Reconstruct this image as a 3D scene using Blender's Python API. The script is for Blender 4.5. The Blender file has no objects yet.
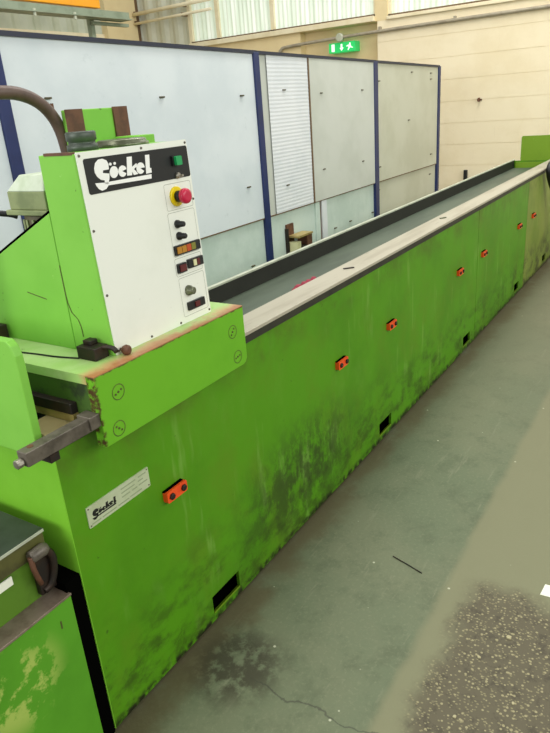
import bpy, bmesh, math, random
from mathutils import Vector, Matrix
random.seed(4)
S = bpy.context.scene
COL = S.collection

# ------------------------------------------------------------------ camera, light, exposure
def lin(h):
    h = h.lstrip('#')
    v = [int(h[i:i+2], 16)/255 for i in (0, 2, 4)]
    return tuple(c/12.92 if c <= .04045 else ((c+.055)/1.055)**2.4 for c in v)

cam = bpy.data.cameras.new('camera'); camo = bpy.data.objects.new('camera', cam); COL.objects.link(camo)
cam.sensor_fit = 'VERTICAL'; cam.sensor_height = 36; cam.lens = 646.007/733*36; cam.clip_start = .02
RT = Vector((0.52999473, -0.84486806, -0.07282546))     # right
DN = Vector((-0.35009653, -0.13978102, -0.92622551))    # down
FW = Vector((0.77235873, 0.51639057, -0.36986858))      # forward
m = Matrix((( RT.x, -DN.x, -FW.x), (RT.y, -DN.y, -FW.y), (RT.z, -DN.z, -FW.z))).to_4x4()
m.translation = (-0.82456, -1.19307, 1.62)
camo.matrix_world = m
S.camera = camo

w = bpy.data.worlds.new('hall_light'); S.world = w; w.use_nodes = True
w.node_tree.nodes['Background'].inputs[0].default_value = (.985, 1.0, .955, 1)
w.node_tree.nodes['Background'].inputs[1].default_value = .58
def area(name, loc, target, sx, sy, energy, col=(1, 1, 1)):
    l = bpy.data.lights.new(name, 'AREA'); l.shape = 'RECTANGLE'; l.size = sx; l.size_y = sy; l.energy = energy; l.color = col
    o = bpy.data.objects.new(name, l); COL.objects.link(o); o.location = loc
    o.rotation_euler = (Vector(target)-Vector(loc)).to_track_quat('-Z', 'Y').to_euler()
    return o
area('ceiling_light_row', (1.0, 1.2, 5.6), (1.0, 1.2, 0), 9, 1.2, 170, (1, .98, .93))
area('ceiling_light_row', (5.5, .3, 5.8), (5.5, .3, 0), 6, 1.2, 190, (1, .97, .9))
area('unseen_side_light', (-6.5, 2.2, 3.4), (1, .3, 1.0), 5, 2.4, 340, (.97, 1, .97))

area('unseen_side_light', (1.5, -7.5, 4.6), (2.0, 0, 1.2), 11, 2.2, 440, (.98, 1, .96))  # unseen area light added to brighten the front-facing surfaces

S.view_settings.view_transform = 'Standard'; S.view_settings.look = 'None'
S.view_settings.gamma = 1; S.view_settings.use_curve_mapping = False
S.view_settings.exposure = 0.0

# ------------------------------------------------------------------ materials
MATS = {}
class NT:
    def __init__(s, name, rough=.5, metal=0, spec=.5):
        s.m = bpy.data.materials.new(name); s.m.use_nodes = True; s.t = s.m.node_tree
        s.b = s.t.nodes['Principled BSDF']; s.b.inputs['Roughness'].default_value = rough
        s.b.inputs['Metallic'].default_value = metal; s.b.inputs['Specular IOR Level'].default_value = spec
        s.co = s.t.nodes.new('ShaderNodeTexCoord').outputs['Object']
        s.col = None
        MATS[name] = s.m
    def n(s, typ, ins={}, **kw):
        x = s.t.nodes.new(typ)
        for k, v in kw.items(): setattr(x, k, v)
        for k, v in ins.items():
            if hasattr(v, 'is_output') or isinstance(v, bpy.types.NodeSocket): s.t.links.new(v, x.inputs[k])
            else: x.inputs[k].default_value = v
        return x
    def base(s, c): s.col = s.n('ShaderNodeRGB').outputs[0]; s.col.default_value = (*lin(c), 1); return s
    def noise(s, scale, detail=4, rough=.6, stretch=None, off=(0, 0, 0), dist=0):
        v = s.co
        if stretch or any(off):
            v = s.n('ShaderNodeMapping', {'Vector': v, 'Scale': stretch or (1, 1, 1), 'Location': off}).outputs[0]
        return s.n('ShaderNodeTexNoise', {'Vector': v, 'Scale': scale, 'Detail': detail, 'Roughness': rough, 'Distortion': dist}).outputs[0]
    def ramp(s, fac, a, b):
        return s.n('ShaderNodeMapRange', {0: fac, 1: a, 2: b, 3: 0., 4: 1.}, interpolation_type='SMOOTHSTEP').outputs[0]
    def mul(s, a, b): return s.n('ShaderNodeMath', {0: a, 1: b}, operation='MULTIPLY').outputs[0]
    def add(s, a, b): return s.n('ShaderNodeMath', {0: a, 1: b}, operation='ADD').outputs[0]
    def mx(s, a, b): return s.n('ShaderNodeMath', {0: a, 1: b}, operation='MAXIMUM').outputs[0]
    def xyz(s):
        x = s.n('ShaderNodeSeparateXYZ', {0: s.co}); return x.outputs
    def mix(s, fac, c):
        x = s.n('ShaderNodeMix', data_type='RGBA'); 
        if isinstance(fac, (int, float)): x.inputs[0].default_value = fac
        else: s.t.links.new(fac, x.inputs[0])
        s.t.links.new(s.col, x.inputs[6])
        if isinstance(c, str): x.inputs[7].default_value = (*lin(c), 1)
        else: s.t.links.new(c, x.inputs[7])
        s.col = x.outputs[2]; return s
    def bump(s, h, strength=.2, dist=.002):
        x = s.n('ShaderNodeBump', {'Height': h, 'Strength': strength, 'Distance': dist}); s.t.links.new(x.outputs[0], s.b.inputs['Normal']); return s
    def done(s): s.t.links.new(s.col, s.b.inputs['Base Color']); return s.m
def plain(name, c, rough=.5, metal=0, var=None, scale=20, spec=.5, lo=.4, hi=.7):
    t = NT(name, rough, metal, spec).base(c)
    if var: t.mix(t.mul(t.ramp(t.noise(scale), lo, hi), .8), var)
    return t.done()

def bed_paint(name, c, c2, dirt, dirt_amt):
    t = NT(name, .5, 0, .28).base(c)
    t.mix(t.mul(t.ramp(t.noise(2.2, 5), .42, .66), .75), c2)
    x, y, z = t.xyz()
    # faded, yellowed and hazy areas of old paint
    t.mix(t.mul(t.ramp(t.noise(3.1, 6, .7, (1, 1, .8), (9, 0, 3)), .46, .68), .5), '#5f8017')
    t.mix(t.mul(t.ramp(t.noise(4.3, 6, .7, (1, 1, .6), (2, 0, 8)), .52, .72), .28), '#6a9a34')
    # brown film rubbed on below the carriage's path
    t.mix(t.mul(t.mul(t.ramp(t.add(z, t.mul(t.noise(6, 5), .2)), .86, .98), t.ramp(t.noise(5, 6, .7, None, (3, 3, 3)), .4, .62)), .5), '#4c561a')
    # pale vertical scuffs
    sc = t.mul(t.ramp(t.noise(14, 3, .6, (1, 1, .16), (3, 0, 0)), .55, .68), t.ramp(t.noise(2.5, 3, .6, None, (7, 2, 1)), .44, .6))
    t.mix(t.mul(sc, .42), '#86ad52')
    # worn-in grime on the lower half
    low = t.ramp(t.add(z, t.mul(t.noise(3, 4), .35)), .62, .28)
    g = t.mul(low, t.ramp(t.noise(5.5, 8, .72, (1, 1, 1.6), (1.3, 0, .4)), .44, .62))
    t.mix(t.mul(g, dirt_amt), dirt)
    # soot blot between the second and third openings
    bl = t.mul(t.ramp(t.n('ShaderNodeVectorMath', {0: t.n('ShaderNodeMapping', {'Vector': t.co, 'Location': (-1.12, 0, -.5), 'Scale': (1, 0, 2.0)}).outputs[0]}, operation='LENGTH').outputs['Value'], .66, .1), t.ramp(t.noise(9, 9, .8, (1, 1, .7)), .42, .56))
    t.mix(t.mul(bl, .8), '#2f3a17')
    # dark spatter
    t.mix(t.mul(t.ramp(t.noise(38, 3, .5), .71, .76), .6), '#2f4314')
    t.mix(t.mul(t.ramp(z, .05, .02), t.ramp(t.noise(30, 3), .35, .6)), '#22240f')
    t.bump(t.noise(55, 3), .12, .002)
    return t.done()
bed_paint('bed_green', '#52900d', '#47800a', '#33480f', .75)
bed_paint('bed_tan_reflection', '#808f3c', '#6d8236', '#3a3d22', .9)  # tan reflection on the far bed section put into its base colour

def head_paint(name, c, c2, chip='#a9cf7c'):
    t = NT(name, .45, 0, .3).base(c)
    t.mix(t.mul(t.ramp(t.noise(4, 4), .4, .68), .7), c2)
    t.mix(t.mul(t.ramp(t.noise(26, 4, .6), .68, .74), .5), chip)
    t.mix(t.mul(t.ramp(t.noise(60, 3, .5, None, (2, 2, 2)), .73, .76), .7), '#3d5a1f')
    t.bump(t.noise(70, 3), .1, .0015)
    return t.done()
head_paint('head_green', '#80c049', '#76b640')
head_paint('end_green_lit', '#7abb32', '#70b029')  # lighter than the bed front: light falling on the end put into its colour
head_paint('plate_green', '#70921c', '#648518')

# carriage paint: worn to rust along the upper front edge
t = NT('apron_green', .45, 0, .3).base('#6bb023'); t.mix(t.mul(t.ramp(t.noise(4), .4, .7), .7), '#60a31d')
x, y, z = t.xyz()
t.mix(t.mul(t.ramp(t.add(z, t.mul(t.noise(60, 4), .012)), 1.078, 1.082), .9), '#5a3a22')
lf = t.ramp(t.add(x, t.mul(t.noise(45, 5, .7), .03)), .114, .104)
t.mix(t.mul(lf, t.ramp(t.noise(35, 5, .7), .42, .55)), '#4a321c')
t.bump(t.noise(60, 3), .1, .0015); t.done()
t = NT('saddle_top', .4).base('#a9cf78'); t.mix(t.mul(t.ramp(t.noise(7, 5), .4, .65), .8), '#c3dd9b')
x, y, z = t.xyz()
edge = t.ramp(t.add(y, t.mul(t.noise(22, 6, .7), -.06)), -.072, -.105)
cor = t.mul(t.ramp(t.add(y, t.mul(t.noise(14, 6, .7), -.07)), -.045, -.10), t.ramp(t.noise(9, 6, .7, None, (4, 1, 0)), .38, .55))
t.mix(t.mul(cor, .9), '#c99a6e'); t.mix(t.mul(edge, .85), '#a8683f')
t.mix(t.mul(t.ramp(t.noise(30, 5, .7), .66, .72), .7), '#6f8a4a')
t.done()
t = NT('saddle_end', .6).base('#3f5f1c'); t.mix(t.ramp(t.noise(12, 6, .7), .48, .66), '#27351a'); t.done()

t = NT('rail_top', .45, .1).base('#b3ac9a'); t.mix(t.mul(t.ramp(t.noise(5, 6, .65, (.35, 3, 1)), .42, .66), .8), '#9f9683')
t.mix(t.mul(t.ramp(t.noise(16, 5, .7, (.3, 3, 1)), .62, .72), .6), '#7d705d')
x, y, z = t.xyz(); t.mix(t.mul(t.ramp(x, .14, .06), .8), '#a3905a'); t.done()
plain('rail_edge', '#2b2a1d', .6, 0, '#17170f', 12)
t = NT('trough_grey', .5, .1).base('#505c4c'); t.mix(t.mul(t.ramp(t.noise(3.5, 5, .6, (.5, 2, 1)), .42, .65), .8), '#434e40')
t.mix(t.mul(t.ramp(t.noise(40, 3), .7, .75), .5), '#3c423c'); t.done()
plain('trough_dark', '#202119', .65, 0, '#181912', 6)
plain('rim_light', '#b9bda9', .45, .1, '#a3a893', 9)
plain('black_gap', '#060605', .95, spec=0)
plain('black_plastic', '#17181a', .4)
plain('black_steel', '#2a2420', .5, .4, '#3b2a1e', 30)
plain('dark_steel', '#6a6257', .45, .25, '#443d34', 25)
plain('bright_steel', '#b8b2a4', .3, .8, '#857d70', 30)
plain('rust_brown', '#6a4530', .6, .1, '#4d3122', 25)
plain('hose_brown', '#5f4a40', .5, 0, '#4b3a32', 30)
plain('grey_knob', '#4a5148', .45, .2, '#39403a', 20)
plain('disc_steel', '#7b7f68', .3, .5, '#4a4d38', 22)
plain('motor_olive', '#8d9668', .5, 0, '#6d7850', 14)
plain('lid_pale', '#cdd6c2', .5, 0, '#b6c3a6', 14)
plain('motor_dark', '#554f36', .6, .1, '#37321f', 16)
plain('orange_paint', '#f2541b', .4, 0, '#e0461a', 30)
plain('brass_worn', '#a8955c', .45, .2, '#7d6a3b', 18)
t = NT('panel_white', .35).base('#eceee2'); t.mix(t.mul(t.ramp(t.noise(5, 5), .5, .75), .5), '#dfe2d4')
t.mix(t.mul(t.ramp(t.noise(60, 3), .72, .75), .25), '#a9ab9d'); t.done()
plain('panel_line', '#a4a899', .5)
plain('logo_white', '#f4f4ee', .5); plain('logo_black', '#10110f', .5)
plain('plate_black', '#0d0e0d', .5)
plain('estop_yellow', '#f0d400', .4); plain('estop_red', '#c01840', .3)
plain('green_cap', '#1f9a55', .3); plain('red_cap', '#5a1a1c', .4); plain('amber_cap', '#b07a1e', .4); plain('ivory_cap', '#d9d6a6', .4)
plain('orange_cap', '#b8491c', .4); plain('olive_cap', '#7c7a2c', .4)
plain('name_plate', '#cdd6b4', .35, .3, '#bcc7a0', 20); plain('plate_text', '#97a380', .5)
plain('red_rag', '#9c3648', .8, 0, '#8a2b3d', 40)
plain('paper', '#e9ead8', .7); plain('pebble', '#aaa27f', .7, 0, '#8d8260', 30)
plain('rubber', '#0f1112', .5)
t = NT('tank_green', .48, 0, .3).base('#589b24'); t.mix(t.mul(t.ramp(t.noise(3, 5), .4, .65), .8), '#4e8e1e')
x, y, z = t.xyz()
pm = t.mul(t.ramp(t.noise(9, 6, .65, None, (.5, .3, .9)), .44, .5), t.ramp(t.n('ShaderNodeVectorMath', {0: t.n('ShaderNodeMapping', {'Vector': t.co, 'Location': (.235, 0, -.385), 'Scale': (1, 0, 1)}).outputs[0]}, operation='LENGTH').outputs['Value'], .16, .06))
t.mix(t.mul(pm, .9), '#a9bd5b')
t.mix(t.mul(t.ramp(t.noise(30, 4), .68, .74), .5), '#7fb04f')
rb = t.ramp(t.add(z, t.mul(t.noise(40, 4, .7), .02)), .533, .538); t.mix(t.mul(rb, .8), '#4a3724'); t.done()
plain('tank_dark_green', '#557d1d', .5, 0, '#3f5a18', 9)
plain('tank_top', '#4a4d4c', .35, .5, '#383a38', 8)
plain('tank_ledge', '#8a7a6c', .4, .3, '#6b5a4c', 22)
plain('tank_lip', '#5b5a2c', .55, .1, '#3d3a1f', 14)
# setting
t = NT('part_white', .5).base('#d9e0e4'); t.mix(t.mul(t.ramp(t.noise(1.6, 5), .4, .65), .8), '#cbd4d9'); t.mix(t.mul(t.ramp(t.noise(9, 5, .7), .6, .72), .35), '#b3bec2'); t.done()
t = NT('part_grey', .55).base('#c9ccc4'); t.mix(t.mul(t.ramp(t.noise(1.6, 5), .4, .65), .8), '#bcc0b6'); t.done()
t = NT('part_warm', .55).base('#c6c6b4'); t.mix(t.mul(t.ramp(t.noise(1.6, 5), .4, .65), .8), '#b9b9a4'); t.done()
t = NT('part_low', .45).base('#ccdad2'); t.mix(t.mul(t.ramp(t.noise(2.4, 6, .7), .4, .65), .9), '#bccdc4'); t.done()
t = NT('part_sheet', .4).base('#dfe2e6'); t.mix(t.mul(t.ramp(t.noise(3, 5), .4, .65), .7), '#d2d7dc'); t.done()
plain('post_blue', '#16275c', .45, 0, '#101d4a', 6)
plain('cap_dark', '#23273a', .5)
t = NT('block_cream', .75).base('#ecdfc0'); t.mix(t.mul(t.ramp(t.noise(1.4, 6, .65), .42, .66), .8), '#e3d4b1'); t.bump(t.noise(45, 5), .3, .003); t.done()
plain('mortar_cream', '#ecdfc0', .85, 0, '#e3d4b1', 8)
t = NT('wall_cream', .75).base('#e2cfa2'); t.mix(t.mul(t.ramp(t.noise(1.6, 6), .42, .66), .7), '#d6c091'); t.done()
plain('sill_cream', '#eadfc0', .6, 0, '#ddcfa9', 5)
plain('conduit_grey', '#a39a86', .5, .1, '#8c8370', 9)
plain('clad_grey', '#b8bda9', .5, 0, '#a6ac96', 3); plain('clad_light', '#cfd0be', .5, 0, '#c2c3ae', 3)
plain('crane_yellow', '#f2a214', .45, 0, '#e2920e', 3)
plain('rail_grey', '#8f9a86', .5, .2, '#7c8773', 7)
plain('frame_brown', '#6a5238', .6)
def glow(name, c, strength, var=None):
    t = NT(name, .4).base(c)
    if var: t.mix(t.ramp(t.noise(1.5, 3, .5, (1, 6, .3)), .45, .6), var)
    t.done(); t.t.links.new(t.col, t.b.inputs['Emission Color']); t.b.inputs['Emission Strength'].default_value = strength
glow('pane_daylight', '#ccd8c6', .38, '#dfe6da')
glow('sign_green', '#1fc766', .35); glow('sign_white', '#f2fff4', .5)
# floor
t = NT('floor_concrete', .6, 0, .4).base('#606a50')
t.mix(t.mul(t.ramp(t.noise(1.3, 6, .65), .4, .66), .8), '#6b7056')
t.mix(t.mul(t.ramp(t.noise(6, 8, .75), .47, .66), .6), '#4e573f')
t.mix(t.mul(t.ramp(t.noise(70, 4, .7), .5, .7), .35), '#7e8468')
t.mix(t.mul(t.ramp(t.noise(10, 6, .7, (.25, 1.6, 1), (2, 5, 0)), .58, .7), .5), '#80836a')
x, y, z = t.xyz()
yy = t.add(y, t.mul(t.add(t.noise(5, 5), -.5), .05)); xx = t.add(x, t.mul(t.add(t.noise(6, 6, .7), -.5), .25))
out = t.ramp(yy, -.605, -.645)
t.mix(t.mul(out, .9), '#7a795c')
far = t.ramp(x, 1.6, 4.5); t.mix(t.mul(far, .6), '#736e58')
# brown oil and rust creeping out from under the machine
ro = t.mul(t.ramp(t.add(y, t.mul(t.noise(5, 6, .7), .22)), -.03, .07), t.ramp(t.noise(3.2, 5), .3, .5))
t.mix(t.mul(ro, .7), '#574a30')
da = t.mul(t.ramp(t.n('ShaderNodeVectorMath', {0: t.n('ShaderNodeMapping', {'Vector': t.co, 'Location': (-.36, .17, 0), 'Scale': (1, 1, 0)}).outputs[0]}, operation='LENGTH').outputs['Value'], .2, .07), t.ramp(t.noise(16, 6, .7), .38, .55))
t.mix(t.mul(da, .8), '#2f2719')
# exposed aggregate patch
ag = t.mul(t.ramp(t.add(yy, t.mul(t.add(t.noise(9, 5), -.5), .12)), -.665, -.75), t.ramp(xx, 1.13, .98))
t.mix(t.mul(ag, .9), '#544c3a')
t.mix(t.mul(ag, t.mul(t.ramp(t.noise(22, 6, .7), .5, .64), .7)), '#3c3629')
vo = t.n('ShaderNodeTexVoronoi', {'Vector': t.co, 'Scale': 80., 'Randomness': 1.})
rnd = t.n('ShaderNodeSeparateColor', {0: vo.outputs['Color']}).outputs[0]
sp = t.mul(t.ramp(vo.outputs['Distance'], .36, .26), t.ramp(rnd, .58, .6))
t.mix(t.mul(t.mul(ag, sp), .75), '#a59c76')
vb = t.n('ShaderNodeTexVoronoi', {'Vector': t.n('ShaderNodeMapping', {'Vector': t.co, 'Scale': (1, .7, 1), 'Rotation': (0, 0, .6)}).outputs[0], 'Scale': 150., 'Randomness': 1.})
rb2 = t.n('ShaderNodeSeparateColor', {0: vb.outputs['Color']}).outputs[1]
t.mix(t.mul(t.mul(ag, t.mul(t.ramp(vb.outputs['Distance'], .45, .3), t.ramp(rb2, .6, .62))), .7), '#8e8663')
v2 = t.n('ShaderNodeTexVoronoi', {'Vector': t.co, 'Scale': 9., 'Randomness': 1.})
t.mix(t.mul(t.ramp(v2.outputs['Distance'], .05, .03), .7), '#c9c9b0')
cx = t.n('ShaderNodeMath', {0: t.add(x, t.mul(t.noise(7, 5), .12)), 1: .395}, operation='SUBTRACT').outputs[0]
cx = t.n('ShaderNodeMath', {0: cx}, operation='ABSOLUTE').outputs[0]
t.mix(t.mul(t.mul(t.ramp(cx, .005, .002), t.ramp(y, -.2, -.3)), .6), '#33322a')
t.bump(t.add(t.noise(90, 5), t.mul(ag, t.mul(t.noise(40, 4), 3.))), .25, .003); t.done()
M = MATS

# ------------------------------------------------------------------ mesh helpers
def box(bm, x0, x1, y0, y1, z0, z1):
    v = [bm.verts.new(p) for p in ((x0,y0,z0),(x1,y0,z0),(x1,y1,z0),(x0,y1,z0),(x0,y0,z1),(x1,y0,z1),(x1,y1,z1),(x0,y1,z1))]
    for f in ((3,2,1,0),(4,5,6,7),(0,1,5,4),(1,2,6,5),(2,3,7,6),(3,0,4,7)): bm.faces.new([v[i] for i in f])
    return bm
def frame(d):
    d = Vector(d).normalized(); a = Vector((0,0,1)) if abs(d.z) < .9 else Vector((1,0,0))
    u = d.cross(a).normalized(); return d, u, d.cross(u)
def lathe(bm, p, d, prof, seg=20):          # prof: (distance along d, radius)
    d, u, v = frame(d); p = Vector(p); rings = []
    for h, r in prof:
        rings.append([bm.verts.new(p+d*h+(u*math.cos(a)+v*math.sin(a))*r) for a in (2*math.pi*i/seg for i in range(seg))])
    for a, b in zip(rings, rings[1:]):
        for i in range(seg): bm.faces.new((a[i], a[(i+1)%seg], b[(i+1)%seg], b[i]))
    bm.faces.new(rings[0][::-1]); bm.faces.new(rings[-1]); return bm
def cyl(bm, p0, p1, r, seg=16):
    d = Vector(p1)-Vector(p0); return lathe(bm, p0, d, [(0, r), (d.length, r)], seg)
def smooth_pts(pts, n=6):
    P = [Vector(p) for p in pts]; out = []
    for i in range(len(P)-1):
        a, b, c, d = P[max(i-1,0)], P[i], P[i+1], P[min(i+2,len(P)-1)]
        for k in range(n):
            s = k/n; out.append(.5*((2*b)+(c-a)*s+(2*a-5*b+4*c-d)*s*s+(3*b-3*c+d-a)*s**3))
    out.append(P[-1]); return out
def tube(bm, pts, r, seg=12):
    P = [Vector(p) for p in pts]; rings = []; up = None
    for i, p in enumerate(P):
        d = (P[min(i+1,len(P)-1)]-P[max(i-1,0)]).normalized()
        if up is None: up = frame(d)[1]
        up = (up-d*up.dot(d)).normalized(); v = d.cross(up)
        rr = r[i] if isinstance(r, (list, tuple)) else r
        rings.append([bm.verts.new(p+(up*math.cos(a)+v*math.sin(a))*rr) for a in (2*math.pi*k/seg for k in range(seg))])
    for a, b in zip(rings, rings[1:]):
        for i in range(seg): bm.faces.new((a[i], a[(i+1)%seg], b[(i+1)%seg], b[i]))
    bm.faces.new(rings[0][::-1]); bm.faces.new(rings[-1]); return bm
def prism(bm, pts, f, w0, w1):              # f(u, v, w) -> xyz
    a = [bm.verts.new(f(u, v, w0)) for u, v in pts]; b = [bm.verts.new(f(u, v, w1)) for u, v in pts]; n = len(pts)
    bm.faces.new(a[::-1]); bm.faces.new(b)
    for i in range(n): bm.faces.new((a[i], a[(i+1)%n], b[(i+1)%n], b[i]))
    return bm
def rrect(u0, u1, v0, v1, r, n=5):
    out = []
    for cx, cy, a0 in ((u1-r, v1-r, 0), (u0+r, v1-r, 90), (u0+r, v0+r, 180), (u1-r, v0+r, 270)):
        for i in range(n+1):
            a = math.radians(a0+90*i/n); out.append((cx+r*math.cos(a), cy+r*math.sin(a)))
    return out
def obj(name, bm, mat, parent=None, smooth=False, bevel=0, label=None, kind=None):
    bmesh.ops.recalc_face_normals(bm, faces=bm.faces)
    me = bpy.data.meshes.new(name); bm.to_mesh(me); bm.free(); me.materials.append(M[mat])
    if smooth:
        for p in me.polygons: p.use_smooth = len(p.vertices) == 4
    o = bpy.data.objects.new(name, me); COL.objects.link(o)
    if parent: o.parent = parent
    if bevel:
        b = o.modifiers.new('bevel', 'BEVEL'); b.width = bevel; b.segments = 2; b.limit_method = 'ANGLE'
    if label: o['label'] = label
    if kind: o['kind'] = kind
    return o
def B(): return bmesh.new()
def bx(name, mat, parent, *d, **k): return obj(name, box(B(), *d), mat, parent, **k)
def thing(name, label, cat, loc=(0, 0, 0), group=None):
    o = bpy.data.objects.new(name, None); COL.objects.link(o); o.empty_display_size = .1
    o['label'] = label; o['category'] = cat
    if group: o['group'] = group
    o.location = loc
    return o
def tag(o, label, cat, group=None):
    o['label'] = label; o['category'] = cat
    if group: o['group'] = group
    return o
def struct(o): o['kind'] = 'structure'; return o
def dup(o, parent, off):
    c = o.copy(); COL.objects.link(c); c.parent = parent; c.location = Vector(o.location)+Vector(off); return c

# ------------------------------------------------------------------ the hall
struct(bx('floor', 'floor_concrete', None, -4, 11, -5, 9, -.1, 0))

# end wall: right-hand block wall, recess with the exit sign, flush wall further left, window band above
WX = 7.9
we = struct(bx('wall_end', 'mortar_cream', None, WX, WX+.3, -5, 2.63, 0, 2.57))
blk = None
CH = .2605
for r in range(10):
    zt = 2.06+CH*2-r*CH; z1 = min(zt, 2.57)
    if zt-CH > 2.5: continue
    y = 2.628 - (0 if r % 2 else .26)
    first = True
    yy0 = 2.628
    while yy0 > -1.6:
        wdt = .26 if (first and r % 2 == 0) else .52
        first = False
        b = bx('concrete_block', 'block_cream', we, WX-.006, WX+.02, yy0-wdt+.0001, yy0-.0001, zt-CH+.003, z1-.002)
        yy0 -= wdt
struct(bx('wall_recess', 'wall_cream', None, WX+.15, WX+.3, 2.63, 3.79, 0, 2.57))
struct(bx('wall_far', 'wall_cream', None, WX, WX+.3, 3.79, 5.72, 0, 2.57))
struct(bx('wall_corner', 'clad_grey', None, WX, WX+.3, 5.72, 7.0, 0, 2.57))
struct(bx('wall_pier', 'wall_cream', None, WX-.005, WX+.3, 2.49, 2.66, 2.57, 4.4))
struct(bx('trim_1', 'sill_cream', None, WX-.06, WX+.3, 2.66, 5.72, 2.57, 2.635, bevel=.006))
struct(bx('trim_2', 'sill_cream', None, WX-.04, WX+.3, -5, 2.49, 2.57, 2.61, bevel=.006))
def window(name, y0, y1, mulls, z0, z1):
    wn = bpy.data.objects.new(name, None); COL.objects.link(wn); wn['kind'] = 'structure'; wn.location = (WX, y0, z0)
    def part(nm, mat, *d):
        bm = box(B(), *d); bmesh.ops.translate(bm, verts=bm.verts, vec=(-WX, -y0, -z0)); return obj(nm, bm, mat, wn)
    ys = [y0]+mulls+[y1]
    for a, b in zip(ys, ys[1:]):
        # fluted translucent pane
        bm = B(); n = max(4, int((b-a)/.035)); vs = []
        for i in range(n+1):
            yv = a+(b-a)*i/n; xo = WX+.06+(.012 if i % 2 else 0)
            vs.append((bm.verts.new((xo, yv, z0)), bm.verts.new((xo, yv, z1))))
        for p, q in zip(vs, vs[1:]): bm.faces.new((p[0], q[0], q[1], p[1]))
        bmesh.ops.translate(bm, verts=bm.verts, vec=(-WX, -y0, -z0)); obj('pane', bm, 'pane_daylight', wn)
    for yv in ys: part('mullion', 'sill_cream', WX+.02, WX+.09, yv-.03, yv+.03, z0, z1)
    part('window_rail', 'frame_brown', WX+.02, WX+.09, y0, y1, z0, z0+.025)
window('window_1', 2.66, 5.72, [4.24, 5.2], 2.635, 4.2)
window('window_2', -1.5, 2.49, [-.2, 1.15], 2.61, 4.2)
# ribbed cladding bay in the corner, corner pier, ribbed side wall
def ribbed(name, mat, axis, a0, a1, pos, z0, z1, pitch, depth):
    bm = B(); vs = []; n = int((a1-a0)/pitch*4)
    for i in range(n+1):
        a = a0+(a1-a0)*i/n; o = pos+(depth if (i % 4) in (1, 2) else 0)
        p = (o, a) if axis == 'y' else (a, o)
        vs.append((bm.verts.new((*p, z0)), bm.verts.new((*p, z1))))
    for p, q in zip(vs, vs[1:]): bm.faces.new((p[0], q[0], q[1], p[1]))
    return struct(obj(name, bm, mat))
ribbed('wall_cladding', 'clad_light', 'y', 5.75, 6.78, WX+.02, 2.57, 4.4, .26, .03)
struct(bx('trim_3', 'frame_brown', None, WX-.03, WX+.02, 6.73, 6.78, 2.3, 4.4))
struct(bx('wall_corner_pier', 'wall_cream', None, 7.2, WX-.03, 6.74, 7.1, 0, 4.4))
ribbed('wall_left', 'clad_grey', 'x', -4, 7.2, 6.86, 2.86, 4.6, .34, .05)
struct(bx('wall_left_base', 'sill_cream', None, -4, 7.2, 6.82, 7.0, 0, 2.86))

# conduit along the wall with its junction box
cd = thing('wall_conduit', 'thin grey conduit running along the cream wall above the exit sign', 'conduit', (WX-.03, 0, 2.45))
def loc(bm, o): bmesh.ops.translate(bm, verts=bm.verts, vec=-o.location); return bm
obj('pipe', loc(tube(B(), smooth_pts([(WX-.035, -1.5, 2.47), (WX-.035, 1, 2.462), (WX-.035, 2.6, 2.448), (WX-.035, 3.4, 2.43), (WX-.035, 3.98, 2.41), (WX-.035, 4.09, 2.38), (WX-.035, 4.12, 2.3), (WX-.035, 4.12, 1.9)]), .021, 10), cd), 'conduit_grey', cd, smooth=True)
obj('junction_box', loc(lathe(B(), (WX-.004, 3.16, 2.437), (-1, 0, 0), [(0, .055), (.05, .055), (.06, .045)], 16), cd), 'rim_light', cd, smooth=True)
for yv in (.4, 1.6, 2.58):
    bx('saddle_clip', 'conduit_grey', cd, -.03, .03, yv-.012, yv+.012, -.012+.012*(yv < 2), .05)

# exit sign in the recess
sg = thing('exit_sign', 'green emergency exit sign with white pictograms under the wall conduit', 'exit sign', (WX+.15, 3.15, 2.32))
bx('sign_body', 'sign_green', sg, -.16, 0, -.195, .195, -.062, .062, bevel=.006)
bm = B(); box(bm, -.164, -.158, .105, .15, -.045, .045); obj('door_pictogram', bm, 'sign_white', sg)
F = lambda u, v, w: (w, u, v)
bm = B(); prism(bm, [(.012, .04), (-.012, .04), (-.012, -.005), (-.03, -.005), (0, -.045), (.03, -.005), (.012, -.005)], F, -.164, -.158); obj('arrow_pictogram', bm, 'sign_white', sg)
bm = B()
lathe(bm, (-.158, -.125, .034), (-1, 0, 0), [(0, .012), (.006, .012)], 10)
prism(bm, [(-.10, .022), (-.135, .022), (-.145, -.005), (-.17, -.012), (-.165, -.022), (-.13, -.012), (-.12, -.02), (-.1, -.045), (-.088, -.04), (-.105, -.01), (-.1, .005), (-.075, .0), (-.072, .01)], F, -.164, -.158)
obj('runner_pictogram', bm, 'sign_white', sg)

# small fittings on the wall
tag(bx('black_upright', 'black_plastic', None, WX-.05, WX-.009, 1.385, 1.43, .575, .70, bevel=.006), 'short black upright bar on the cream block wall beyond the trough', 'bracket')
hk = thing('wall_hook', 'tiny rusty hook fixed to the cream block wall', 'hook', (WX-.01, 1.27, 1.535))
bx('base_plate', 'rust_brown', hk, -.006, 0, -.03, .03, -.01, .01); bx('peg', 'rust_brown', hk, -.06, -.006, -.008, .008, -.02, .025)

# horizontal pipes across the corner cladding
for zz, rr, lb in ((3.17, .028, 'upper pale pipe crossing the ribbed cladding in the hall corner'), (3.04, .02, 'lower pale pipe crossing the ribbed cladding in the hall corner')):
    p = thing('wall_pipe', lb, 'pipe', (WX-.1, 5.2, zz), 'pipes across the corner cladding')
    obj('pipe', cyl(B(), (0, 0, 0), (0, 1.53, -.02), rr, 10), 'sill_cream', p, smooth=True)
    for yy in (.55, 1.5):
        bx('bracket', 'frame_brown', p, -.01, .11, yy-.015, yy+.015, -.03, .02)

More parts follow.
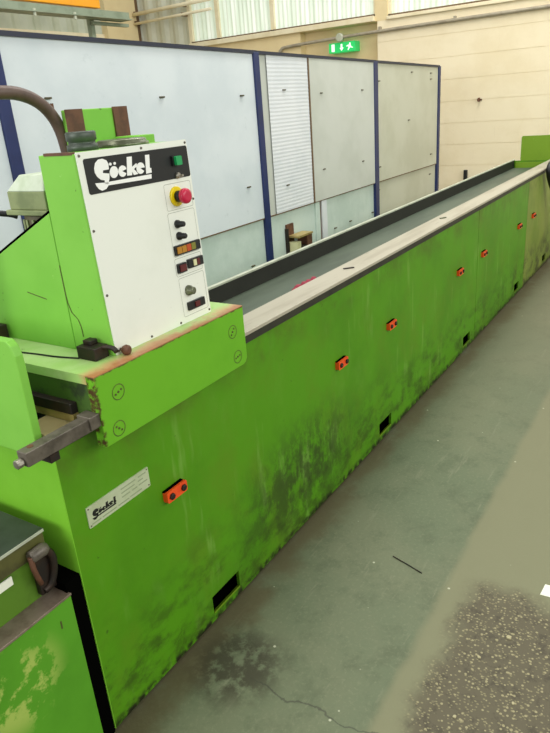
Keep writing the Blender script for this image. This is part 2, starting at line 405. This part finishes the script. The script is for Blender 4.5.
# overhead crane girder, on the left
cg = thing('crane_girder', 'orange overhead crane girder on a grey runway rail above the partition', 'crane', (3, 5, 2.75))
bx('runway_rail', 'rail_grey', cg, -6, 2.78, -.06, .06, .0, .075, bevel=.004)
bx('rail_flange', 'rail_grey', cg, -6, 2.78, -.10, .10, -.012, .0)
bx('girder', 'crane_yellow', cg, -6, 2.38, .0, .22, .1, .62, bevel=.008)
for xx in (1.35, 1.9): 
    obj('hanger_bolt', cyl(B(), (xx, -.07, -.05), (xx, -.07, .02), .018, 8), 'rim_light', cg)
bx('hanger_post', 'rail_grey', cg, .3, .36, .02, .08, -2.75, .0)
bx('end_stop', 'rail_grey', cg, 2.3, 2.9, .08, .13, -.06, -.025)
bx('hanger_post', 'rail_grey', cg, 2.3, 2.36, .12, .18, -2.75, .0)

# ------------------------------------------------------------------ partition screen
PY = 1.6
ps = thing('partition_screen', 'tall white panelled partition screen with blue posts behind the machine', 'partition', (1.25, PY, 0))
O = ps.location
def pbx(name, mat, *d, **k):
    return obj(name, loc(box(B(), *d), ps), mat, ps, **k)
def top(x): return 2.018-.0152*(x-1.3)
POSTS = [-1.0, 1.245, 3.386, 5.445, 7.28]
for i, px in enumerate(POSTS):
    wd = .034 if i != 3 else .045
    pbx('post', 'post_blue', px-wd, px+wd, PY-.028, PY+.03, 0, top(px)+.012, bevel=.004)
def panel(name, mat, x0, x1, z0, y0, z1=None, th=.012):
    bm = B(); f = lambda u, v, w: (u, w, v)
    prism(bm, [(x0, z0), (x1, z0), (x1, z1 or top(x1)), (x0, z1 or top(x0))], f, y0, y0+th)
    return obj(name, loc(bm, ps), mat, ps)
SE = .85
panel('panel', 'part_white', -.97, 1.21, SE, PY-.014)
panel('panel', 'part_white', 1.28, 3.35, SE, PY-.014)
panel('panel', 'part_grey', 4.15, 5.40, SE, PY-.02)
panel('panel', 'part_warm', 5.49, 7.245, SE, PY-.014)
# ribbed white sheet
bm = B(); n = 84; vs = []
for i in range(n+1):
    z = SE+(2.0-SE)*i/n; yo = PY-.016-(.0012 if i % 2 else 0)
    x0, x1 = 3.424, 4.125; zl = min(z, top(x0)); vs.append((bm.verts.new((x0+.1, yo, zl)), bm.verts.new((x1, yo, min(z, top(x1))))))
for p, q in zip(vs, vs[1:]): bm.faces.new((p[0], p[1], q[1], q[0]))
bmesh.ops.remove_doubles(bm, verts=bm.verts, dist=1e-5)
obj('ribbed_sheet', loc(bm, ps), 'part_sheet', ps)
panel('panel', 'part_grey', 3.424, 4.14, SE, PY-.008)
pbx('panel_edge', 'frame_brown', 4.128, 4.146, PY-.022, PY-.004, SE, top(4.13))
for (a, b, mt) in ((-.97, 1.21, 'part_low'), (1.28, 3.35, 'part_low'), (3.424, 4.16, 'part_low'), (4.36, 5.40, 'part_low'), (5.49, 7.245, 'part_warm')):
    panel('lower_panel', mt, a, b, .02, PY+.0, SE-.006)
pbx('channel', 'part_sheet', 4.27, 4.36, PY-.015, PY+.012, .02, SE-.006)
pbx('channel', 'part_low', 4.16, 4.235, PY-.012, PY+.012, .02, SE-.006)
pbx('channel_slot', 'rust_brown', 4.235, 4.27, PY+.0, PY+.012, .02, SE-.006)
for a, b in ((-.97, 1.21), (1.28, 3.35), (3.424, 5.40), (5.49, 7.245)):
    pbx('seam_rail', 'frame_brown', a, b, PY-.016, PY-.002, SE-.008, SE-.001)
    bm = B(); prism(bm, [(a-.035, top(a)), (b+.035, top(b)), (b+.035, top(b)+.022), (a-.035, top(a)+.022)], lambda u, v, w: (u, w, v), PY-.026, PY+.02)
    obj('top_cap', loc(bm, ps), 'cap_dark', ps)
c0 = None
CL = [(1.504, 1.749), (2.345, 1.732), (3.177, 1.72), (3.168, 1.104), (3.742, 1.746), (3.713, 1.048), (4.331, 1.712), (5.134, 1.721), (4.327, 1.103), (5.122, 1.09), (5.525, 1.794), (6.399, 1.875), (6.991, 1.866), (6.994, 1.803), (6.317, 1.398), (5.524, .992), (7.034, .979), (7.045, .747), (5.517, .765), (5.36, .564), (4.529, .557), (4.846, .566), (3.158, .522)]
for x, z in CL:
    yo = PY-.026 if z > SE else PY-.012
    if c0 is None:
        bm = B(); box(bm, -.019, .019, -.002, .014, -.0045, .0045); c0 = obj('panel_clip', bm, 'motor_dark', ps, bevel=.002); c0.location = Vector((x, yo, z))-O
    else:
        c = c0.copy(); COL.objects.link(c); c.location = Vector((x, yo, z))-O

# rusty bracket on the partition
rb = thing('rusty_bracket', 'small rusty steel bracket with a pale block fixed to the partition', 'bracket', (3.77, PY-.0, .50))
bx('back_plate', 'rust_brown', rb, -.11, .0, -.014, 0, .02, .24)
bx('side_plate', 'black_steel', rb, -.12, -.108, -.03, 0, -.02, .21)
bx('shelf_plate', 'brass_worn', rb, -.10, .13, -.12, -.014, .135, .15)
bx('end_block', 'rust_brown', rb, .05, .13, -.11, -.014, .02, .135)
bx('pale_block', 'ivory_cap', rb, -.10, -.04, -.10, -.014, -.05, .10)
bx('dark_clamp', 'black_steel', rb, -.04, .03, -.11, -.014, -.02, .06)

# ------------------------------------------------------------------ grinder bed
bed = thing('grinder_bed', 'long green grinding machine bed with grey trough and orange clamps', 'machine bed')
L_ = 6.4
HOLES = [(.471, .625), (1.86, 2.01), (3.24, 3.39), (4.64, 4.79), (5.75, 5.9)]
def front(name, mat, x0, x1):
    bm = B(); y0, y1, z0, z1, h0, h1 = 0, .012, .012, .93, .04, .11
    cur = x0; hs = [h for h in HOLES if x0 < h[0] < x1]
    xs = [x0]+[v for h in hs for v in h]+[x1]; zs = [z0, h0, h1, z1]
    V = {}
    for i, x in enumerate(xs):
        for j, z in enumerate(zs):
            V[i, j] = (bm.verts.new((x, y0, z)), bm.verts.new((x, y1, z)))
    cell = lambda i, j: not (i % 2 == 1 and j == 1) and 0 <= i < len(xs)-1 and 0 <= j < 3
    for i in range(len(xs)-1):
        for j in range(3):
            if not cell(i, j): continue
            a, b, c, d = V[i, j], V[i+1, j], V[i+1, j+1], V[i, j+1]
            bm.faces.new((a[0], b[0], c[0], d[0])); bm.faces.new((d[1], c[1], b[1], a[1]))
            for (p, q, di, dj) in ((a, b, 0, -1), (b, c, 1, 0), (c, d, 0, 1), (d, a, -1, 0)):
                if not cell(i+di, j+dj): bm.faces.new((p[0], p[1], q[1], q[0]))
    return obj(name, bm, mat, bed)
front('front_panel', 'bed_green', 0, 3.5); front('front_panel', 'bed_green', 3.504, 4.95); front('front_panel', 'bed_tan_reflection', 4.954, L_)
for a, b in HOLES:
    bm = B(); prism(bm, [(-.001, .04), (.013, .036), (.013, .040), (-.001, .047)], lambda u, v, w: (w, u, v), a+.002, b-.002); obj('opening_lip', bm, 'plate_green', bed)
bx('end_panel', 'end_green_lit', bed, -.002, .0, .0, .475, .012, .905)
bx('rear_panel', 'bed_green', bed, 0, L_, .476, .488, .0, .94)
bx('far_end_panel', 'bed_green', bed, L_-.012, L_, .012, .476, .0, .94)
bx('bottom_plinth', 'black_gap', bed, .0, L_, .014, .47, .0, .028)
bx('interior_shade_sheet', 'black_gap', bed, .01, L_-.02, .2, .215, .028, .865)  # black sheet added behind the openings to give the shade of the interior
bx('trough_floor', 'trough_grey', bed, .008, L_-.012, .085, .462, .855, .87)
bx('trough_inner_wall', 'trough_grey', bed, .008, L_-.012, .085, .1, .87, .93)
bx('trough_rear_wall', 'trough_dark', bed, .0, L_, .462, .476, .02, .944)
bx('rear_rim', 'rim_light', bed, 0, L_, .458, .478, .944, .953, bevel=.001)
bx('front_rail', 'rail_top', bed, .0, L_, -.014, .105, .940, .953, bevel=.002)
bx('rail_edge', 'rail_edge', bed, .0, L_, -.011, .085, .914, .9395)
bm = B(); prism(bm, rrect(-.06, .405, .935, 1.178, .018), lambda u, v, w: (w, u, v), L_-.005, L_+.012); obj('end_stop_plate', bm, 'plate_green', bed)
bx('end_stop_foot', 'black_steel', bed, L_-.008, L_+.015, -.05, .40, .925, .937)
bx('trough_end', 'plate_green', bed, L_-.03, L_-.012, .1, .445, .87, .925)
# orange clamps
oc = None
for x in (.366, 1.461, 2.005, 3.099, 3.63, 4.66, 5.17):
    if oc is None:
        bm = B(); prism(bm, rrect(-.044, .044, -.018, .018, .006, 3), lambda u, v, w: (u, w, v), -.018, 0)
        oc = obj('orange_clamp', bm, 'orange_paint', bed); oc.location = (x, -.0, .594); oc['label'] = 'orange clamp block with two dark bolts'
        bm = B(); lathe(bm, (-.026, -.017, 0), (0, -1, 0), [(0, .0105), (.007, .0105), (.009, .008)], 6)
        b1 = obj('bolt', bm, 'black_steel', oc); b2 = b1.copy(); COL.objects.link(b2); b2.location = (.052, 0, 0)
        bx('backing_strip', 'black_gap', oc, -.045, .037, -.010, .0, .018, .0205)
    else:
        c = oc.copy(); COL.objects.link(c); c.location = (x, 0, .594)
        for ch in list(oc.children):
            d = ch.copy(); COL.objects.link(d); d.parent = c
# guard plate on the near end
bm = B(); prism(bm, [(.46, .90), (.026, .90), (.0245, 1.12), (.026, 1.155), (.034, 1.178), (.048, 1.19), (.46, 1.19)], lambda u, v, w: (w, u, v), -.024, -.002)
obj('end_guard', bm, 'head_green', bed, bevel=.003)
# name plate
LOGO = [[(0.0055,0.0469),(0.0112,0.0584),(0.0224,0.0651),(0.0355,0.0659),(0.0473,0.0614),(0.0519,0.0526),(0.0504,0.0404),(0.0314,0.04),(0.0291,0.0344),(0.0496,0.0308),(0.0466,0.0199),(0.0403,0.0082),(0.0297,0.0095),(0.031,0.0175),(0.0195,0.0201),(0.0097,0.0281),(0.005,0.0372)],[(0.0001,0.0146),(0.0297,0.0127),(0.1916,0.0131),(0.1894,0.0026),(0.0395,0.0051),(0.031,-0.0019),(0.0172,-0.0044),(0.0077,0.0006),(0.0015,0.0092)],[(0.0784,0.031),(0.0766,0.0269),(0.0736,0.0233),(0.0698,0.0207),(0.0655,0.0193),(0.0611,0.0191),(0.0571,0.0203),(0.0539,0.0226),(0.0517,0.0259),(0.0509,0.0299),(0.0513,0.0341),(0.0531,0.0381),(0.056,0.0416),(0.0597,0.0442),(0.064,0.0457),(0.0684,0.0459),(0.0724,0.0448),(0.0757,0.0425),(0.0779,0.0392),(0.0788,0.0352)],[(0.0621,0.0509),(0.0607,0.0491),(0.0583,0.0481),(0.0556,0.0484),(0.0538,0.0498),(0.0535,0.0518),(0.0548,0.0537),(0.0573,0.0547),(0.06,0.0544),(0.0618,0.053)],[(0.0766,0.0513),(0.0752,0.0494),(0.0727,0.0484),(0.07,0.0487),(0.0681,0.0502),(0.0678,0.0522),(0.0692,0.0541),(0.0717,0.0551),(0.0744,0.0548),(0.0762,0.0534)],[(0.1049,0.0252),(0.1018,0.022),(0.0979,0.0197),(0.0936,0.0185),(0.0892,0.0186),(0.0853,0.0198),(0.0821,0.0222),(0.0799,0.0254),(0.079,0.0291),(0.0794,0.0331),(0.0811,0.0369),(0.0839,0.0402),(0.0876,0.0427),(0.0918,0.0442),(0.0961,0.0445),(0.1002,0.0436),(0.1037,0.0416),(0.1062,0.0386),(0.1075,0.0349),(0.0918,0.0317)],[(0.1153,0.062),(0.1327,0.0619),(0.1272,0.0374),(0.144,0.0447),(0.1473,0.0385),(0.133,0.0322),(0.1451,0.0191),(0.1293,0.018),(0.1249,0.0267),(0.1227,0.0185),(0.1058,0.0192)],[(0.1674,0.0235),(0.1636,0.0206),(0.1592,0.0187),(0.1544,0.0181),(0.1499,0.0188),(0.1459,0.0208),(0.143,0.0238),(0.1414,0.0275),(0.1412,0.0316),(0.1425,0.0357),(0.145,0.0395),(0.1487,0.0424),(0.1531,0.0444),(0.1578,0.0451),(0.1624,0.0445),(0.1664,0.0427),(0.1694,0.0398),(0.1712,0.0361),(0.1715,0.0319),(0.1548,0.0318)],[(0.1796,0.0607),(0.1952,0.0606),(0.1893,0.028),(0.1944,0.0281),(0.1936,0.0169),(0.173,0.0159)]]
npl = obj('name_plate', prism(B(), rrect(.052, .279, .661, .7225, .003, 2), lambda u, v, w: (u, w, v), -.003, 0.0), 'name_plate', bed)
bm = B(); s = .47
for p in LOGO: prism(bm, [(.066+u*s*.92, .679+v*s*.85) for u, v in p], lambda u, v, w: (u, w, v), -.0038, -.0025)
obj('logo', bm, 'logo_black', npl, label='black script logo lettering')
bm = B()
for (u, v, l) in ((.172, .708, .055), (.238, .709, .03), (.172, .696, .05), (.235, .697, .02), (.172, .684, .03), (.21, .684, .02), (.236, .685, .034), (.062, .668, .03), (.098, .668, .05), (.155, .668, .04), (.2, .669, .045)):
    box(bm, u, u+l, -.0036, -.0025, v, v+.0035)
obj('print_lines', bm, 'plate_text', npl, label='faint rows of small print')
bm = B()
for u in (.058, .273):
    for v in (.667, .7165): lathe(bm, (u, -.0025, v), (0, -1, 0), [(0, .0022), (.0015, .0022)], 8)
obj('rivets', bm, 'dark_steel', npl, kind='stuff')

# ------------------------------------------------------------------ grinding carriage
car = thing('grinding_carriage', 'green grinding head carriage with white control panel riding on the bed', 'machine carriage', (.39, .1, .953))
def cb(name, mat, *d, parent=None, **k): return obj(name, loc(box(B(), *d), car), mat, parent or car, **k)
def cm(name, bm, mat, parent=None, **k): return obj(name, loc(bm, car), mat, parent or car, **k)
# keep object-space equal to world space for the paint masks: parts are authored in world space
car.location = (0, 0, 0)
cm('apron', prism(B(), [(.09, .895), (.67, .895), (.682, .9), (.69, .912), (.69, 1.077), (.09, 1.077)], lambda u, v, w: (u, w, v), -.08, -.05), 'apron_green', bevel=.002)
cb('saddle', 'saddle_end', .092, .688, -.05, .452, .954, 1.055)
cb('saddle_plate', 'saddle_top', .0905, .6895, -.0795, .455, 1.055, 1.0785)
plug = None
for (x, z, rot) in ((.155, 1.016, 20), (.138, .926, -40), (.628, 1.014, 50), (.642, .93, 10)):
    bm = B()
    # ring groove as a shallow dark torus band, face disc and three dark sockets
    n = 28
    rg = [[bm.verts.new((r*math.cos(2*math.pi*i/n), -.0006, r*math.sin(2*math.pi*i/n))) for i in range(n)] for r in (.0185, .0205)]
    for i in range(n): bm.faces.new((rg[0][i], rg[0][(i+1) % n], rg[1][(i+1) % n], rg[1][i]))
    for k in (-1, 0, 1):
        a = math.radians(rot); lathe(bm, (k*.0105*math.cos(a), 0, k*.0105*math.sin(a)), (0, -1, 0), [(0, .0035-.0008*abs(k)), (.0012, .003)], 8)
    o = obj('round_plug', bm, 'tank_lip', car); o.location = (x, -.0802, z)
cb('way_wiper', 'black_steel', .072, .092, -.0, .36, .975, 1.003, bevel=.002)
cb('wiper_shoe', 'brass_worn', .075, .092, .0, .30, .954, .974)
# stop bar sticking out of the near end
sb = cb('stop_bar', 'dark_steel', -.115, .09, -.070, -.038, .949, .983, bevel=.002)
cm('stop_bolt', lathe(B(), (-.115, -.053, .96), (-1, 0, 0), [(0, .006), (.004, .006), (.004, .011), (.016, .011), (.018, .009)], 10), 'bright_steel', sb)
cm('bar_hole', lathe(B(), (-.088, -.05, .983), (0, 0, 1), [(0, .0075), (.0008, .0075)], 12), 'rust_brown', sb)
cb('bar_foot', 'black_steel', -.06, -.035, -.071, -.036, .93, .949, parent=sb)
cb('bar_clamp', 'dark_steel', .06, .0905, -.076, -.03, .954, .987, bevel=.002)
# control box
px0, px1 = .2195, .607
side = [(-.022, 1.0785), (-.002, 1.558), (.115, 1.558), (.115, 1.0785)]
cm('control_box', prism(B(), side, lambda u, v, w: (w, u, v), px0-.006, px1), 'head_green', bevel=.002)
cb('box_top_edge', 'rust_brown', px0-.007, px0+.004, .0, .095, 1.556, 1.5625)
cm('slanted_guard', prism(B(), [(.1155, 1.0785), (.1155, 1.427), (.34, 1.319), (.445, 1.268), (.445, 1.0785)], lambda u, v, w: (w, u, v), .212, .226), 'head_green', bevel=.0015)
cm('guard_edge', prism(B(), [(.117, 1.429), (.34, 1.3215), (.446, 1.27), (.446, 1.274), (.34, 1.3255), (.117, 1.433)], lambda u, v, w: (w, u, v), .213, .227), 'black_gap')
# paint crack on the side: thin ridge strips
cr = [(.116, 1.30), (.114, 1.225), (.112, 1.205), (.104, 1.18), (.085, 1.163), (.079, 1.145), (.077, 1.118)]
bm = B()
for (a, b), (c, d) in zip(cr, cr[1:]): prism(bm, [(a-.0012, b), (c-.0012, d), (c+.0012, d), (a+.0012, b)], lambda u, v, w: (w, u, v), .2122, .2128)
cm('paint_crack', bm, 'tank_lip')
bm = B(); cr = [(.19, 1.206), (.235, 1.214), (.262, 1.219)]
for (a, b), (c, d) in zip(cr, cr[1:]): prism(bm, [(a, b), (c, d), (c, d+.0022), (a, b+.0022)], lambda u, v, w: (w, u, v), .2112, .2124)
cm('paint_crack', bm, 'tank_lip')
# white control panel: local axes x along machine, v up the slightly reclined face
ALP = math.atan2(.02, .485); cs, sn = math.cos(ALP), math.sin(ALP)
def PF(u, v, w): return (u, -.025+v*sn-w*cs, 1.0755+v*cs+w*sn)    # w outward
DIR = (0, -cs, sn)
cp = cm('control_panel', prism(B(), rrect(px0, px1, .002, .486, .004, 2), PF, -.004, 0), 'panel_white')
def pr(name, mat, u0, u1, v0, v1, w0, w1, r=.002, par=None): return cm(name, prism(B(), rrect(u0, u1, v0, v1, r, 3), PF, w0, w1), mat, par or cp)
def pl(name, mat, u, v, prof, seg=18, w=0): return cm(name, lathe(B(), PF(u, v, w), DIR, prof, seg), mat, cp, smooth=True)
pr('logo_plate', 'plate_black', .2365, .6035, .391, .4705, 0, .0015, .006)
bm = B()
for p in LOGO: prism(bm, [(.2585+u, .400+v) for u, v in p], PF, .001, .0022)
cm('logo', bm, 'logo_white', cp, label='white script logo lettering on black')
pr('indicator_base', 'black_plastic', .532, .556, .424, .449, .0015, .008); pr('indicator_cap', 'green_cap', .5375, .5605, .4245, .4475, .008, .016, .003)
pl('key_switch', 'bright_steel', .548, .398, [(0, .008), (.006, .008), (.010, .006)], 12); pr('key', 'bright_steel', .552, .558, .394, .400, .004, .016)
pl('stop_collar', 'estop_yellow', .5325, .346, [(0, .026), (.004, .026), (.006, .024)], 24)
pl('stop_stem', 'black_plastic', .5325, .346, [(.006, .015), (.022, .015)], 18)
pl('stop_button', 'estop_red', .5325, .346, [(.020, .013), (.026, .0195), (.034, .0205), (.039, .019), (.042, .012)], 24)
def outline(u0, u1, v0, v1, nm='panel_outline'):
    bm = B(); a = rrect(u0, u1, v0, v1, .006, 4); b = rrect(u0+.0012, u1-.0012, v0+.0012, v1-.0012, .005, 4); n = len(a)
    va = [bm.verts.new(PF(u, v, .0004)) for u, v in a]; vb = [bm.verts.new(PF(u, v, .0004)) for u, v in b]
    for i in range(n): bm.faces.new((va[i], va[(i+1) % n], vb[(i+1) % n], vb[i]))
    cm(nm, bm, 'panel_line', cp)
outline(.489, .598, .312, .381); outline(.486, .598, .190, .307); outline(.484, .598, .135, .185); outline(.488, .598, .020, .130)
for v in (.275, .243):
    pl('knob', 'black_plastic', .518, v, [(0, .011), (.006, .011), (.008, .0085), (.024, .0075), (.026, .006)], 16)
def strip(name, u0, u1, v0, v1, caps):
    s_ = pr(name, 'black_plastic', u0, u1, v0, v1, 0, .008)
    k = (u1-u0-.006)/len(caps)
    for i, c in enumerate(caps):
        if c: pr('button_cap', c, u0+.003+i*k+.001, u0+.003+(i+1)*k-.001, v0+.004, v1-.004, .008, .011, .001)
strip('button_strip', .489, .594, .194, .220, ['amber_cap', 'amber_cap', 'orange_cap', 'olive_cap', None])
strip('button_strip', .489, .523, .145, .171, ['red_cap'])
strip('button_strip', .533, .597, .149, .174, [None, 'ivory_cap', 'red_cap', None])
pl('selector_knob', 'disc_steel', .522, .090, [(0, .015), (.008, .014), (.012, .011), (.02, .0105), (.022, .008)], 18)
strip('button_strip', .507, .578, .035, .058, [None, 'red_cap', None])
for (u, v) in ((.2275, .478), (.2265, .31), (.227, .155), (.2275, .012), (.60, .478), (.601, .33), (.60, .012), (.43, .478), (.35, .010), (.47, .010)):
    pl('panel_screw', 'dark_steel', u, v, [(0, .0035), (.002, .003)], 8)
pl('ball_knob', 'rust_brown', .236, .014, [(0, .004), (.008, .005), (.011, .010), (.018, .0135), (.026, .0125), (.031, .007)], 16)
# machinery on top of the box
cb('spindle_head', 'head_green', .46, .63, .118, .40, 1.0785, 1.546, bevel=.004)
cb('top_ledge', 'head_green', .60, .668, .16, .25, 1.535, 1.578, bevel=.002)
bk = cb('belt_guard', 'head_green', .452, .672, .264, .288, 1.540, 1.657, bevel=.003)
cb('brown_strap', 'rust_brown', .444, .502, .258, .264, 1.555, 1.658, parent=bk); cb('brown_strap', 'rust_brown', .618, .674, .258, .264, 1.555, 1.659, parent=bk)
cm('handwheel', lathe(B(), (.352, .115, 1.558), (0, 0, 1), [(0, .038), (.014, .038), (.016, .033), (.022, .033), (.024, .037), (.042, .037), (.045, .034)], 28), 'grey_knob', smooth=True)
cm('cover_disc', lathe(B(), (.478, .105, 1.558), (0, 0, 1), [(0, .07), (.008, .07), (.010, .064), (.015, .064), (.018, .058)], 32), 'disc_steel', smooth=True)
#cb('box_catch', 'black_steel', .285, .315, .04, .075, 1.558, 1.575, bevel=.002)
# clamp block with lever and a second one by the guard
ck = cb('clamp_block', 'black_steel', .165, .210, -.010, .055, 1.0785, 1.112, bevel=.003)
cb('clamp_nut', 'black_steel', .180, .205, .018, .045, 1.112, 1.124, parent=ck, bevel=.002)
cm('clamp_lever', tube(B(), smooth_pts([(.195, -.005, 1.106), (.2, -.02, 1.107), (.203, -.036, 1.104), (.202, -.046, 1.098)]), .0065, 8), 'black_steel', ck, smooth=True)
cb('clamp_block', 'black_steel', .165, .205, .375, .43, 1.0785, 1.122, bevel=.003)
cm('saddle_cable', tube(B(), smooth_pts([(.10, .33, 1.0805), (.13, .27, 1.0805), (.142, .2, 1.0805), (.15, .12, 1.0805), (.165, .05, 1.0805)]), .0022, 6), 'rubber')
# motor behind
mo = cm('motor_body', lathe(B(), (.47, .45, 1.0785), (0, 0, 1), [(0, .075), (.02, .075), (.02, .065), (.30, .065), (.306, .06)], 20), 'motor_dark', smooth=True)
bm = B()
for i in range(7):
    a = math.radians(150+i*22); box(bm, .47+.066*math.cos(a)-.004, .47+.066*math.cos(a)+.004, .45+.066*math.sin(a)-.004, .45+.066*math.sin(a)+.004, 1.11, 1.37)
cm('cooling_fins', bm, 'motor_olive', mo)
cb('terminal_flange', 'motor_olive', .40, .54, .36, .545, 1.383, 1.398, bevel=.003)
cb('terminal_box', 'motor_olive', .41, .53, .37, .535, 1.398, 1.45, bevel=.003)
bm = B()
f0 = [(.41, .37, 1.45), (.53, .37, 1.45), (.53, .535, 1.45), (.41, .535, 1.45)]; f1 = [(.43, .385, 1.495), (.52, .385, 1.495), (.52, .49, 1.495), (.43, .49, 1.495)]
va = [bm.verts.new(p) for p in f0]; vb = [bm.verts.new(p) for p in f1]
bm.faces.new(va[::-1]); bm.faces.new(vb)
for i in range(4): bm.faces.new((va[i], va[(i+1) % 4], vb[(i+1) % 4], vb[i]))
cm('terminal_lid', bm, 'lid_pale', bevel=.003)
cm('motor_cable', tube(B(), smooth_pts([(.43, .535, 1.375), (.41, .555, 1.385), (.36, .60, 1.392), (.25, .66, 1.385), (.15, .66, 1.30), (.12, .60, 1.0), (.2, .55, .96), (.25, .45, 1.0)]), .009, 8), 'rubber', smooth=True)
# brown hose arching over the box
cm('flexible_hose', tube(B(), smooth_pts([(.462, .30, 1.52), (.459, .30, 1.56), (.451, .30, 1.605), (.432, .30, 1.645), (.398, .30, 1.678), (.35, .30, 1.699), (.29, .30, 1.706), (.20, .32, 1.70), (.13, .36, 1.66), (.10, .40, 1.55), (.10, .42, 1.3), (.115, .43, 1.07)], 5), .0165, 14), 'hose_brown', smooth=True)
bx('hose_nut', 'rust_brown', car, .428, .438, .294, .306, 1.656, 1.676)

# ------------------------------------------------------------------ coolant tank at the near end
tk = thing('coolant_tank', 'green stepped tank with dark steel top beside the end of the machine', 'tank')
tx0, tx1 = -.75, -.045
bx('step_front', 'tank_green', tk, tx0, tx1, -.002, .055, 0, .526)
bx('step_ledge', 'tank_ledge', tk, tx0-.002, tx1+.002, -.005, .056, .526, .533, bevel=.0015)
bx('tank_body', 'tank_dark_green', tk, tx0, tx1-.004, .055, .45, 0, .65)
bx('tank_lip', 'tank_lip', tk, tx0, tx1-.001, .050, .45, .650, .702)
bx('tank_top', 'tank_top', tk, tx0, tx1+.002, .046, .452, .702, .712, bevel=.002)
bx('edge_strip', 'rim_light', tk, tx0, tx1, .0445, .0465, .704, .711)
lv = obj('hinge_knuckle', lathe(B(), (-.105, .034, .668), (1, 0, 0), [(0, .012), (.004, .016), (.04, .017), (.05, .013)], 14), 'dark_steel', tk, smooth=True)
obj('hinge_arm', tube(B(), smooth_pts([(-.062, .03, .668), (-.05, .028, .64), (-.052, .03, .60), (-.066, .034, .565), (-.085, .038, .556)]), .010, 10), 'black_steel', tk, smooth=True)
obj('hinge_arm', tube(B(), smooth_pts([(-.105, .03, .672), (-.106, .026, .64), (-.098, .03, .605), (-.088, .04, .58)]), .007, 8), 'rust_brown', tk, smooth=True)
bx('hinge_block', 'black_steel', tk, -.095, -.047, .036, .055, .545, .66, bevel=.004)
bx('gap_shade_strip', 'black_gap', tk, tx1-.004, -.0025, .003, .45, 0, .56)  # black strip added so the gap between tank and bed reads as shade
bx('inspection_tag', 'paper', tk, -.24, -.152, .047, .050, .622, .645)
bx('scratch', 'tank_lip', tk, -.0905, -.0865, -.0028, -.0015, .455, .478)

# ------------------------------------------------------------------ small loose things
rng = random.Random(7)
def blob(name, mat, c, r, th, label, cat, n=9, sy=1, group=None):
    bm = B(); pts = [(r*(.6+.5*rng.random())*math.cos(2*math.pi*i/n), sy*r*(.6+.5*rng.random())*math.sin(2*math.pi*i/n)) for i in range(n)]
    prism(bm, pts, lambda u, v, w: (u, v, w), 0, th); o = obj(name, bm, mat); o.location = c; return tag(o, label, cat, group)
rag = B()
for i in range(6):
    lathe(rag, (-.075+.03*i, .006*math.sin(i*2.1), 0), (0, 0, 1), [(0, .024), (.010+.004*(i % 2), .02), (.017+.006*(i % 3), .009)], 8)
o = obj('red_rag', rag, 'red_rag', None, smooth=True); o.location = (1.60, .235, .8705); tag(o, 'crumpled red rag in the trough against the front rail', 'rag')
o = bx('metal_strip', 'black_steel', None, -.024, .024, -.006, .006, 0, .004); o.location = (1.662, .045, .953); o.rotation_euler.z = -.75; tag(o, 'dark metal strip lying across the pale front rail', 'scrap')
o = bx('metal_pin', 'disc_steel', None, -.022, .022, -.006, .006, 0, .006); o.location = (2.92, .05, .953); o.rotation_euler.z = -.45; tag(o, 'small grey pin lying on the far part of the front rail', 'scrap')
o = obj('wire_offcut', tube(B(), [(1.068, -.40, .0022), (1.05, -.46, .0022), (1.026, -.53, .0022)], .0022, 6), 'black_steel'); tag(o, 'thin rusty wire offcut lying on the green-grey floor', 'scrap')
bm = B(); prism(bm, [(1.105, -.925), (1.165, -.93), (1.17, -.99), (1.11, -1.0)], lambda u, v, w: (u, v, w), .0005, .002); tag(obj('paper_scrap', bm, 'paper'), 'white scrap of paper on the floor at the rough patch', 'paper')
blob('stone_chip', 'pebble', (.86, -.88, 0), .010, .005, 'largest pale stone chip on the rough floor patch', 'stone')
for (x, y, nm) in ((.62, -.95, 'rightmost of the small ones'), (.5, -.82, 'leftmost of the small ones'), (.74, -.82, 'between the other small chips')):
    blob('stone_chip', 'pebble', (x, y, 0), .006, .003, 'small pale stone chip on rough floor, '+nm, 'stone', group='stone chips on the floor')
# black hose hanging over the far end of the rail
hs = tube(B(), smooth_pts([(5.60, -.045, .985), (5.52, -.046, .968), (5.49, -.05, .93), (5.53, -.055, .86), (5.62, -.07, .76), (5.75, -.12, .55), (5.80, -.16, .3), (5.82, -.2, .03)]), .028, 10)
tag(obj('black_hose', hs, 'rubber', None, smooth=True), 'black rubber hose hanging over the rail near the far end', 'hose')
